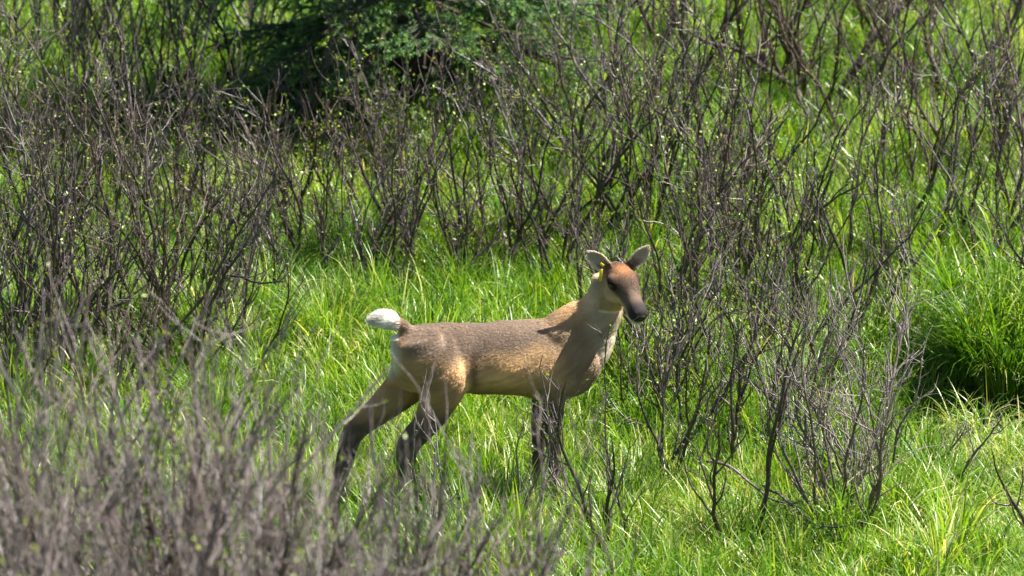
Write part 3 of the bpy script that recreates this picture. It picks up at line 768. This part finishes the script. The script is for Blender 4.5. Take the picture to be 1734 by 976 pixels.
def build_calf():
    lofts = []
    # torso: stations px, top, bottom, half width
    st = [(668, 588, 628, .05), (682, 563, 650, .105), (705, 553, 662, .135), (735, 551, 664, .152), (770, 551, 660, .150), (810, 551, 664, .152), (850, 548, 664, .170),
          (890, 545, 668, .165), (930, 541, 678, .148), (962, 537, 670, .128), (992, 544, 646, .10), (1012, 560, 618, .07), (1022, 575, 600, .035)]
    ctr, ra, rb = [], [], []
    for px, tp, bt, hw in st:
        a, b = K(px, tp, 0), K(px, bt, 0)
        ctr.append((a + b) / 2); ra.append((a[2] - b[2]) / 2); rb.append(hw)
    lofts.append(loft(np.array(ctr), ra, rb, n=70, sides=40, egg=-0.10))
    # haunch bulges and shoulder blades
    for y in (-0.085, 0.085):
        lofts.append(loft(np.array([K(712, 572, y), K(728, 610, y), K(748, 648, y)]), [.09, .135, .10], [.06, .094, .075]))
        lofts.append(loft(np.array([K(952, 560, y), K(946, 600, y), K(940, 650, y)]), [.06, .10, .075], [.022, .036, .040]))
    # neck
    nk = [K(905, 612, 0), K(942, 590, 0), K(978, 562, 0), K(1006, 540, -0.005), K(1022, 515, -0.01), K(1032, 490, -0.018), K(1036, 474, -0.02)]
    lofts.append(loft(np.array(nk), [.09, .140, .140, .117, .094, .080, .066], [.09, .115, .10, .082, .070, .066, .062]))
    # brisket: the deep front of the chest under the neck
    lofts.append(loft(np.array([K(1026, 535, 0), K(1016, 572, 0), K(994, 610, 0), K(958, 642, 0)]), [.05, .066, .070, .05], [.055, .068, .075, .06]))
    for nm, (pts, a, b, y) in LEGS.items():
        sgn = -1 if y < 0 else 1
        ys = [y * (0.85 if k == 0 else 1.0) for k in range(len(pts))]
        lofts.append(loft(np.array([K(p[0], p[1], yy) for p, yy in zip(pts, ys)]), a, b, n=70, sides=22))
    # tail: short, carried up
    lofts.append(loft(np.array([K(698, 560, 0), K(684, 552, 0), K(668, 546, 0), K(652, 543, 0), K(641, 545, 0), K(634, 548, 0)]), [.024, .029, .034, .034, .027, .012], [.024, .029, .034, .034, .027, .012], n=24, sides=16))
    # head
    hs = [(-0.02, .0, .045, .045), (0.02, .004, .064, .062), (0.06, .004, .071, .070), (0.095, .0, .071, .072), (0.13, -.004, .066, .062), (0.165, -.010, .058, .051), (0.20, -.017, .051, .045),
          (0.235, -.022, .048, .044), (0.262, -.026, .047, .045), (0.283, -.029, .041, .041), (0.298, -.032, .026, .028)]
    lofts.append(loft(np.array([hd(s, 0, u) for s, u, a, b in hs]), [a for s, u, a, b in hs], [b for s, u, a, b in hs], lat=hl, n=60, sides=30, egg=0.12))
    for sg in (-1, 1):      # brows, cheeks, nostril wings
        lofts.append(loft(np.array([hd(.055, sg * .055, .035), hd(.085, sg * .066, .032), (hd(.115, sg * .056, .022))]), [.016, .022, .014], [.016, .022, .014], n=14, sides=12, lat=hl))
        lofts.append(loft(np.array([hd(.05, sg * .035, -.045), hd(.09, sg * .04, -.05), hd(.14, sg * .03, -.05)]), [.025, .032, .02], [.02, .026, .016], n=14, sides=12, lat=hl))
        lofts.append(loft(np.array([hd(.258, sg * .022, -.010), hd(.278, sg * .027, -.012), hd(.296, sg * .021, -.022)]), [.014, .018, .010], [.012, .016, .008], n=12, sides=12, lat=hl))
    lofts.append(loft(np.array([hd(.19, 0, -.056), hd(.24, 0, -.063), hd(.276, 0, -.068), hd(.292, 0, -.064)]), [.014, .020, .018, .007], [.028, .030, .024, .010], n=14, sides=14, lat=hl))   # lower lip and chin
    vs, fs4, fs3, off = [], [], [], 0
    for V, (q, t) in lofts:
        vs.append(V); fs4.append(q + off); fs3.append(t + off); off += len(V)
    # ears: cupped leaf
    ears = []
    for sg in (-1, 1):
        dirv = norm(np.array([-.74, .10, .66]) if sg < 0 else np.array([.70, .10, .70]))
        opn = norm(np.array([-.12, -1, .12]) if sg < 0 else np.array([.15, -1, .10])); opn = norm(opn - dirv * (opn @ dirv))
        wide = np.cross(dirv, opn)
        b0 = hd(0.022, sg * (0.050 if sg < 0 else 0.060), 0.040)
        s = np.linspace(0, 1, 26)
        wdt = np.interp(s, [0, .15, .35, .6, .8, .93, 1], [.022, .032, .041, .040, .030, .016, .004])
        L = 0.142
        cen = b0[None] + dirv[None] * (s * L)[:, None] + opn[None] * (0.010 * s ** 2)[:, None]
        u = np.linspace(-1, 1, 13)
        cup = 0.75 * (1 - 0.5 * s)
        def sheet(th):
            return cen[:, None] + wide[None, None] * (wdt[:, None] * np.sin(u * 1.35)[None] / math.sin(1.35))[..., None] + opn[None, None] * ((wdt * cup)[:, None] * (u ** 2)[None] + th * np.sqrt(np.maximum(0, 1 - u ** 4))[None] - 0.01)[..., None]
        front, back = sheet(0.004), sheet(-0.008)
        ring = np.concatenate([front, back[:, ::-1]], 1)
        nn, kk = ring.shape[:2]
        i = np.arange(nn * kk).reshape(nn, kk)
        q = np.stack([i[:-1], np.roll(i[:-1], -1, 1), np.roll(i[1:], -1, 1), i[1:]], -1).reshape(-1, 4)
        V = np.concatenate([ring.reshape(-1, 3), ring[0].mean(0)[None], ring[-1].mean(0)[None]])
        t0 = np.stack([np.full(kk, nn * kk), np.roll(i[0], -1), i[0]], -1); t1 = np.stack([np.full(kk, nn * kk + 1), i[-1], np.roll(i[-1], -1)], -1)
        vs.append(V); fs4.append(q + off); fs3.append(np.concatenate([t0, t1]) + off); off += len(V)
        ears.append((b0, dirv, opn, wide, L))
    me = mesh_from('raw', np.concatenate(vs), [np.concatenate(fs4), np.concatenate(fs3)])
    tmp = bpy.data.objects.new('raw', me); COL.objects.link(tmp)
    rm = tmp.modifiers.new('r', 'REMESH'); rm.mode = 'VOXEL'; rm.voxel_size = 0.0055; rm.use_smooth_shade = True
    dg = bpy.context.evaluated_depsgraph_get()
    body = bpy.data.meshes.new_from_object(tmp.evaluated_get(dg))
    bpy.data.objects.remove(tmp)
    body.name = 'caribou_calf'
    nV = len(body.vertices)
    co = np.empty(nV * 3, np.float32); body.vertices.foreach_get('co', co); co = co.reshape(-1, 3).astype(float)
    ed = np.empty(len(body.edges) * 2, np.int32); body.edges.foreach_get('vertices', ed); ed = ed.reshape(-1, 2)
    deg = np.bincount(ed.ravel(), minlength=nV).astype(float)[:, None]
    hq = (co - H0) @ hf
    rad_h = np.linalg.norm(co - hd(0.13, 0, 0.02), axis=1)
    keepw = np.clip(sstep(0.20, 0.15, np.minimum(rad_h, np.linalg.norm(co - hd(0.20, 0, -0.02), axis=1))) + sstep(0.0, 0.02, co[:, 2] - hd(0.02, 0, 0.06)[2]), 0, 1)
    low = sstep(0.5, 0.35, co[:, 2])
    for it in range(40):
        w = (0.5 * np.where(it < 6, 1.0, (1 - keepw) * np.where(it < 14, 1.0, 1 - low)))[:, None]
        acc = np.zeros_like(co)
        for j in range(3):
            acc[:, j] = np.bincount(ed[:, 0], co[ed[:, 1], j], nV) + np.bincount(ed[:, 1], co[ed[:, 0], j], nV)
        co = co + w * (acc / deg - co)
    body.vertices.foreach_set('co', co.astype(np.float32).ravel()); body.update()

    TAN, BACK, CREAM, WHITE = np.array([.70, .46, .235]), np.array([.155, .118, .100]), np.array([.82, .73, .58]), np.array([.80, .76, .70])
    LEG, FACE, RUFOUS, MUZ = np.array([.125, .092, .075]), np.array([.098, .064, .049]), np.array([.44, .20, .08]), np.array([.018, .014, .014])
    def mixc(a, b, t): return a * (1 - t[:, None]) + b * t[:, None]
    def region(p, nr):
        """returns colour, fur length, flow direction at points of the coat"""
        q = p - H0
        hs_, hl_, hu_ = q @ hf, q @ hl, q @ hu
        X, Y, Z = p[:, 0], p[:, 1], p[:, 2]
        n1 = noise2(X * 1.0 + Y, Z, 30); n2 = noise2(X + 3, Z + Y, 75); n3 = noise2(X * 0.6 - 2, Z * 1.4 + Y * 0.5, 13)
        col = np.tile(TAN, (len(p), 1)) * (1 + 0.10 * n3 + 0.06 * n2)[:, None]
        # locks of hair lying back and down, and broad moult blotches
        al, ac = -(X + 0.55 * Z) / 1.14, (0.55 * X - Z) / 1.14 + 0.7 * Y
        lock = noise2(al * 14, ac * 70, 1.0) + 0.7 * noise2(al * 24 + 5, ac * 120, 1.0)
        blot = noise2(X * 11 + 4, Z * 15 + Y * 4, 1.0)
        # saddle: grey-brown back, paler on the withers
        sad = sstep(0.80, 0.90, Z + 0.02 * n1 + 0.03 * n3 - 0.03 * np.clip(X, 0, 1)) * (1 - 0.65 * sstep(0.30, 0.46, X)) * sstep(-0.40, -0.3, X)
        col = mixc(col, BACK * 1.15, 0.85 * sad)
        # haunch browner
        col = mixc(col, np.array([.42, .26, .135]), 0.6 * sstep(-0.02, -0.14, X) * (1 - sad))
        # moult edges: dark flecks on the croup
        fl = sstep(0.35, 0.8, n2 * 0.6 + n1 * 0.6) * np.exp(-(((X + 0.19) / 0.12) ** 2 + ((Z - 0.865) / 0.045) ** 2))
        col = mixc(col, np.array([.075, .05, .038]), 0.8 * np.clip(fl, 0, 1))
        fold_shade = np.exp(-(((X + 0.005 + 0.03 * (Z - .8)) / 0.022) ** 2)) * sstep(0.62, 0.72, Z) * sstep(0.92, 0.84, Z)  # shade of the flank crease before the thigh, painted into the coat colour
        col = mixc(col, np.array([.10, .055, .028]), 0.7 * fold_shade)
        # belly & lower shoulder
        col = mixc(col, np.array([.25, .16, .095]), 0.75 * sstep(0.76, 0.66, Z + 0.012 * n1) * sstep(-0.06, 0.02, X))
        col = mixc(col, CREAM * 0.8, sstep(0.625, 0.60, Z) * sstep(0.02, 0.06, X) * sstep(0.34, 0.28, X) * (np.abs(Y) < 0.14))
        # shoulder darker grey brown
        col = mixc(col, np.array([.29, .21, .15]), 0.7 * sstep(0.37, 0.46, X + 0.02 * n1) * sstep(1.0, 0.93, Z))
        # neck
        nk_ = sstep(0.52, 0.60, X) * sstep(0.86, 0.98, Z)
        col = mixc(col, np.array([.64, .53, .39]), 0.8 * nk_)
        mane = sstep(0.0, 0.10, (X - 0.50) * 0.75 + (Z - 0.62) * 0.10 - 0.065)    # pale front of the throat and brisket
        col = mixc(col, CREAM, 0.85 * mane * sstep(0.97, 0.89, Z))
        # rump patch and inner thighs
        rp = sstep(-0.335, -0.385, X + 0.008 * n1) * sstep(0.68, 0.76, Z) * (np.abs(Y) < 0.12)
        col = mixc(col, WHITE * 0.9, rp)
        # legs
        lg = sstep(0.66, 0.54, Z + 0.015 * n1 + 0.10 * sstep(-0.2, -0.45, X))
        lg = np.where((X > 0.3), sstep(0.70, 0.54, Z + 0.02 * n1), lg)
        col = mixc(col, LEG * 1.15 * 1.0, lg * 0.97)
        # tail
        tl = (X < -0.34) & (Z > 0.93) & (np.abs(Y) < 0.06)
        tlz = sstep(-0.31, -0.36, X) * (Z > 0.925)
        col = np.where(tl[:, None], mixc(mixc(col, np.array([.34, .23, .13]), np.ones(len(p)) * 0.6), WHITE, tlz), col)
        col = col * np.clip(1 + 0.17 * lock + 0.12 * blot, 0.5, 1.5)[:, None]
        ln = np.full(len(p), 0.017) * (1 + 0.3 * lock)
        ln = np.where(X > 0.5, 0.024, ln); ln = np.where(lg > 0.5, 0.011, ln); ln = np.where(tl, 0.040, ln)
        ln = np.where((mane > 0.5) & (X > .5), 0.034, ln)
        flow = np.stack([-np.ones(len(p)), np.zeros(len(p)), -0.55 * np.ones(len(p))], -1)
        flow = np.where((nk_ > 0.3)[:, None], np.array([-0.6, 0, -0.9]), flow)
        flow = np.where((Z < 0.66)[:, None], np.array([-0.25, 0, -1.0]), flow)
        flow = np.where(tl[:, None], np.array([-1.0, 0, 0.05]), flow)
        # head
        box = (hs_ > -0.05) & (hs_ < 0.33) & (np.abs(hl_) < 0.11) & (hu_ > -0.14) & (hu_ < 0.11) & (X > 0.58)
        wh = box * sstep(-0.02, 0.07, hs_ + 0.55 * np.minimum(hu_ + 0.01, 0) + 1.1 * np.maximum(hu_, 0) + 0.008 * n2)
        inhead = wh > 0.5
        hc = np.tile(np.array([.52, .37, .22]), (len(p), 1)) * (1 + 0.08 * n2)[:, None]         # cheeks
        top = sstep(-0.022, 0.016, hu_ + 0.22 * np.clip(hs_ - 0.10, 0, 1))
        hc = mixc(hc, FACE, 0.93 * top)
        hc = mixc(hc, RUFOUS, top * np.exp(-(((hs_ - 0.062) / 0.042) ** 2 + (hl_ / 0.050) ** 2)))
        hc = mixc(hc, np.array([.13, .065, .035]), 0.6 * top * np.exp(-(((hs_ - 0.0) / 0.03) ** 2)))
        eye = np.exp(-(((hs_ - 0.100) / 0.030) ** 2 + ((hu_ - 0.016) / 0.022) ** 2)) * (np.abs(hl_) > 0.04)
        hc = mixc(hc, MUZ * 0.6, 0.98 * np.clip(eye * 1.8, 0, 1))
        mz = sstep(0.20, 0.26, hs_)
        hc = mixc(hc, MUZ, 0.95 * mz)
        chin = sstep(-0.056, -0.064, hu_) * sstep(0.20, 0.23, hs_)
        hc = mixc(hc, WHITE * 0.9, 0.9 * chin)
        lip = np.exp(-((hu_ + 0.055) / 0.006) ** 2) * sstep(0.262, 0.282, hs_)
        hc = mixc(hc, WHITE * 0.55, 0.6 * lip)
        col = mixc(col, hc, wh)
        ln = ln * (1 - wh) + wh * np.interp(hs_, [0, .1, .24], [.012, .009, .004])
        flow = np.where(inhead[:, None], -hf + 0.0 * hu, flow)
        for b0, dirv, opn, wide, L in ears:
            e = p - b0
            ea, eo = e @ dirv, e @ opn
            inear = (ea > 0.022) & (ea < L + 0.03) & (np.abs(e @ wide) < 0.055) & (np.abs(eo) < 0.055)
            ec = np.tile(np.array([.30, .19, .115]), (len(p), 1))
            inner = sstep(-0.1, 0.35, nr @ opn)
            edge = sstep(0.55, 0.85, np.abs(e @ wide) / np.interp(ea / L, [0, .15, .35, .6, .8, .93, 1], [.022, .032, .041, .040, .030, .016, .006]))
            ec = mixc(ec, np.array([.52, .45, .37]), inner * 0.85)
            ec = mixc(ec, LEG, 0.75 * inner * sstep(0.07, 0.03, ea))
            ec = mixc(ec, np.array([.74, .65, .52]), np.clip(edge + sstep(0.85, 1.0, ea / L), 0, 1) * 0.8)
            col = np.where(inear[:, None], ec, col); ln = np.where(inear, 0.010, ln)
            flow = np.where(inear[:, None], dirv, flow)
        return np.clip(col, 0.01, 0.95), ln, flow

    vn = np.empty(nV * 3, np.float32); body.vertices.foreach_get('normal', vn)
    col, _, _ = region(co, vn.reshape(-1, 3).astype(float))
    a = body.attributes.new('coat', 'FLOAT_COLOR', 'POINT')
    a.data.foreach_set('color', np.column_stack([col, np.ones(nV)]).astype(np.float32).ravel())
    m, nt, b = new_mat('caribou_coat')
    at = nt.nodes.new('ShaderNodeAttribute'); at.attribute_name = 'coat'
    nt.links.new(at.outputs['Color'], b.inputs['Base Color'])
    b.inputs['Roughness'].default_value = 0.8
    b.inputs['Specular IOR Level'].default_value = 0.2
    body.materials.clear()
    calf = add('caribou_calf', body, m)
    gz = float(height(0, 0))
    calf.rotation_euler = (0, 0, PSI)
    calf.location = (0, 0, 0)
    tag(calf, 'brown caribou calf with white raised tail and yellow ear tag, looking back at us', 'caribou')

    # fur strands
    body.calc_loop_triangles()
    nt_ = len(body.loop_triangles)
    tri = np.empty(nt_ * 3, np.int32); body.loop_triangles.foreach_get('vertices', tri); tri = tri.reshape(-1, 3)
    A, B, D = co[tri[:, 0]], co[tri[:, 1]], co[tri[:, 2]]
    cr = np.cross(B - A, D - A); ar = np.linalg.norm(cr, axis=1) * 0.5; tn = cr / np.maximum(2 * ar[:, None], 1e-12)
    cen = (A + B + D) / 3
    vis = (cen[:, 2] > 0.02)
    wgt = ar * vis * np.where(cen[:, 2] > 1.0, 1.7, 1.0)
    r = np.random.default_rng(9)
    NS = 380000
    ti = r.choice(nt_, NS, p=wgt / wgt.sum())
    u, v = r.uniform(size=(2, NS)); fl = u + v > 1; u[fl], v[fl] = 1 - u[fl], 1 - v[fl]
    p = A[ti] + u[:, None] * (B - A)[ti] + v[:, None] * (D - A)[ti]
    nrm = tn[ti]
    c, ln, flow = region(p, nrm)
    flow = flow - nrm * (flow * nrm).sum(1, keepdims=True)
    flow = norm(flow + 1e-6) + r.normal(0, 0.10, (NS, 3))
    clump = np.stack([noise2(p[:, 0] * 24, p[:, 2] * 24, 1.0), noise2(p[:, 1] * 24, p[:, 2] * 24 + 3, 1.0), noise2(p[:, 2] * 24, p[:, 0] * 24 + 7, 1.0)], -1)
    flow = flow + 0.18 * clump
    ln = ln * r.uniform(0.75, 1.15, NS)
    tuft = np.where((p[:, 0] < -0.345) & (p[:, 2] > 0.93), 1.5, 1.0)[:, None]
    d0 = norm(nrm * 0.27 * tuft + flow * 0.85); d1 = norm(nrm * 0.06 * tuft + flow); 
    P0 = p - nrm * 0.001
    P1 = P0 + d0 * (ln * 0.4)[:, None]; P2 = P1 + norm(d0 + d1) * (ln * 0.35)[:, None]; P3 = P2 + d1 * (ln * 0.35)[:, None]
    pts = np.stack([P0, P1, P2, P3], 1)
    hc = bpy.data.hair_curves.new('fur')
    hc.add_curves([4] * NS)
    hc.attributes['position'].data.foreach_set('vector', pts.astype(np.float32).ravel())
    ra = hc.attributes.get('radius') or hc.attributes.new('radius', 'FLOAT', 'POINT')
    ra.data.foreach_set('value', np.tile(np.array([.00065, .0006, .0005, .00012], np.float32), NS))
    ca = hc.attributes.new('coat', 'FLOAT_COLOR', 'CURVE')
    c = c * (1 + r.normal(0, 0.06, NS) + 0.10 * clump[:, 0])[:, None]
    ca.data.foreach_set('color', np.column_stack([np.clip(c, 0.008, 0.95), np.ones(NS)]).astype(np.float32).ravel())
    fm, nt, b = new_mat('caribou_fur')
    at = nt.nodes.new('ShaderNodeAttribute'); at.attribute_name = 'coat'
    nt.links.new(at.outputs['Color'], b.inputs['Base Color'])
    b.inputs['Roughness'].default_value = 0.6; b.inputs['Specular IOR Level'].default_value = 0.25
    tr = nt.nodes.new('ShaderNodeBsdfTranslucent'); nt.links.new(at.outputs['Color'], tr.inputs[0])
    mx = nt.nodes.new('ShaderNodeMixShader'); mx.inputs[0].default_value = 0.18
    nt.links.new(b.outputs[0], mx.inputs[1]); nt.links.new(tr.outputs[0], mx.inputs[2]); nt.links.new(mx.outputs[0], nt.nodes['Material Output'].inputs[0])
    fur = add('fur', hc, fm, calf)
    fur['kind'] = 'stuff'

    # eyes, nose pad, ear tag, hooves
    em, nt, b = new_mat('dark_eye'); b.inputs['Base Color'].default_value = (.006, .004, .004, 1); b.inputs['Roughness'].default_value = 0.06
    nm_, nt, b = new_mat('wet_nose'); n = noise_node(nt, 300, 3)
    nt.links.new(ramp(nt, [(.4, (.006, .0055, .006)), (.7, (.014, .013, .014))], n.outputs['Fac']).outputs[0], b.inputs['Base Color']); b.inputs['Roughness'].default_value = 0.55
    tm, nt, b = new_mat('yellow_plastic'); n = noise_node(nt, 80, 2)
    nt.links.new(ramp(nt, [(.3, (.62, .42, .02)), (.7, (.80, .58, .04))], n.outputs['Fac']).outputs[0], b.inputs['Base Color']); b.inputs['Roughness'].default_value = 0.35
    hm, nt, b = new_mat('hoof_horn'); n = noise_node(nt, 60, 4)
    nt.links.new(ramp(nt, [(.3, (.012, .010, .010)), (.7, (.04, .033, .03))], n.outputs['Fac']).outputs[0], b.inputs['Base Color']); b.inputs['Roughness'].default_value = 0.5
    def loft_obj(name, mat, ctr, ra, rb, lat, n=14, sides=14):
        V, (q, t) = loft(np.array(ctr), ra, rb, lat=lat, n=n, sides=sides)
        return add(name, mesh_from(name, V, [q, t]), mat, calf)
    for sg in (-1, 1):
        ec = hd(.100, sg * .071, .014)
        ax = norm(hl * sg + hf * 0.35)
        loft_obj('eye', em, [ec + ax * k for k in (-.016, -.012, -.004, .005, .011, .0135)], [.002, .010, .0155, .0145, .008, .002], [.002, .010, .0165, .0155, .009, .002], hf, 18, 18)
    for sg in (-1, 1):   # nostrils: dark slits set in the muzzle
        nc = hd(.290, sg * .027, -.013)
        ax = norm(hf * 0.8 + hl * sg * 0.6)
        loft_obj('nostril', nm_, [nc + ax * k for k in (-.010, -.004, .003, .007)], [.004, .010, .009, .002], [.003, .006, .006, .002], hl, 12, 12)
    loft_obj('nose_pad', nm_, [hd(.270, 0, -.012), hd(.285, 0, -.018), hd(.296, 0, -.026), hd(.301, 0, -.032)], [.014, .020, .018, .004], [.018, .026, .022, .004], hl, 14, 16)
    b0, dirv, opn, wide, L = ears[0]
    c0 = b0 + dirv * 0.050 + opn * 0.014
    dn = norm(np.array([-.12, 0, -1.0])); fw = norm(np.array([0, -1.0, 0]) - dn * 0)
    fw = norm(fw - dn * (fw @ dn))
    def slab(name, c, u, v, w, su, sv, sw):
        V = np.array([c + a * su * u + b_ * sv * v + d * sw * w for a in (-1, 1) for b_ in (-1, 1) for d in (-1, 1)])
        F = np.array([[0, 1, 3, 2], [4, 6, 7, 5], [0, 4, 5, 1], [2, 3, 7, 6], [0, 2, 6, 4], [1, 5, 7, 3]])
        o = add(name, mesh_from(name, V, [F], smooth=False), tm, calf)
        bv = o.modifiers.new('b', 'BEVEL'); bv.width = 0.0012; bv.segments = 2
        return o
    tg = slab('ear_tag', c0 + dn * 0.052, np.cross(dn, fw), dn, fw, 0.0075, 0.030, 0.0015)
    slab('tag_stud', c0 + opn * 0.002, wide, dirv, opn, 0.006, 0.010, 0.003)
    for nm, (pts, a, b_, y) in LEGS.items():
        q = K(pts[-1][0], pts[-1][1], y)
        fwd = np.array([1.0, 0, 0])
        for sg in (-1, 1):
            o = q + np.array([0, sg * 0.017, 0])
            loft_obj('hoof', hm, [o + np.array([-.005, 0, .03]), o + np.array([.008, 0, .005]), o + np.array([.022, 0, -.02]), o + np.array([.032, 0, -.035])], [.026, .032, .036, .034], [.014, .018, .019, .016], np.array([0, 1.0, 0]), 10, 14)
build_calf()
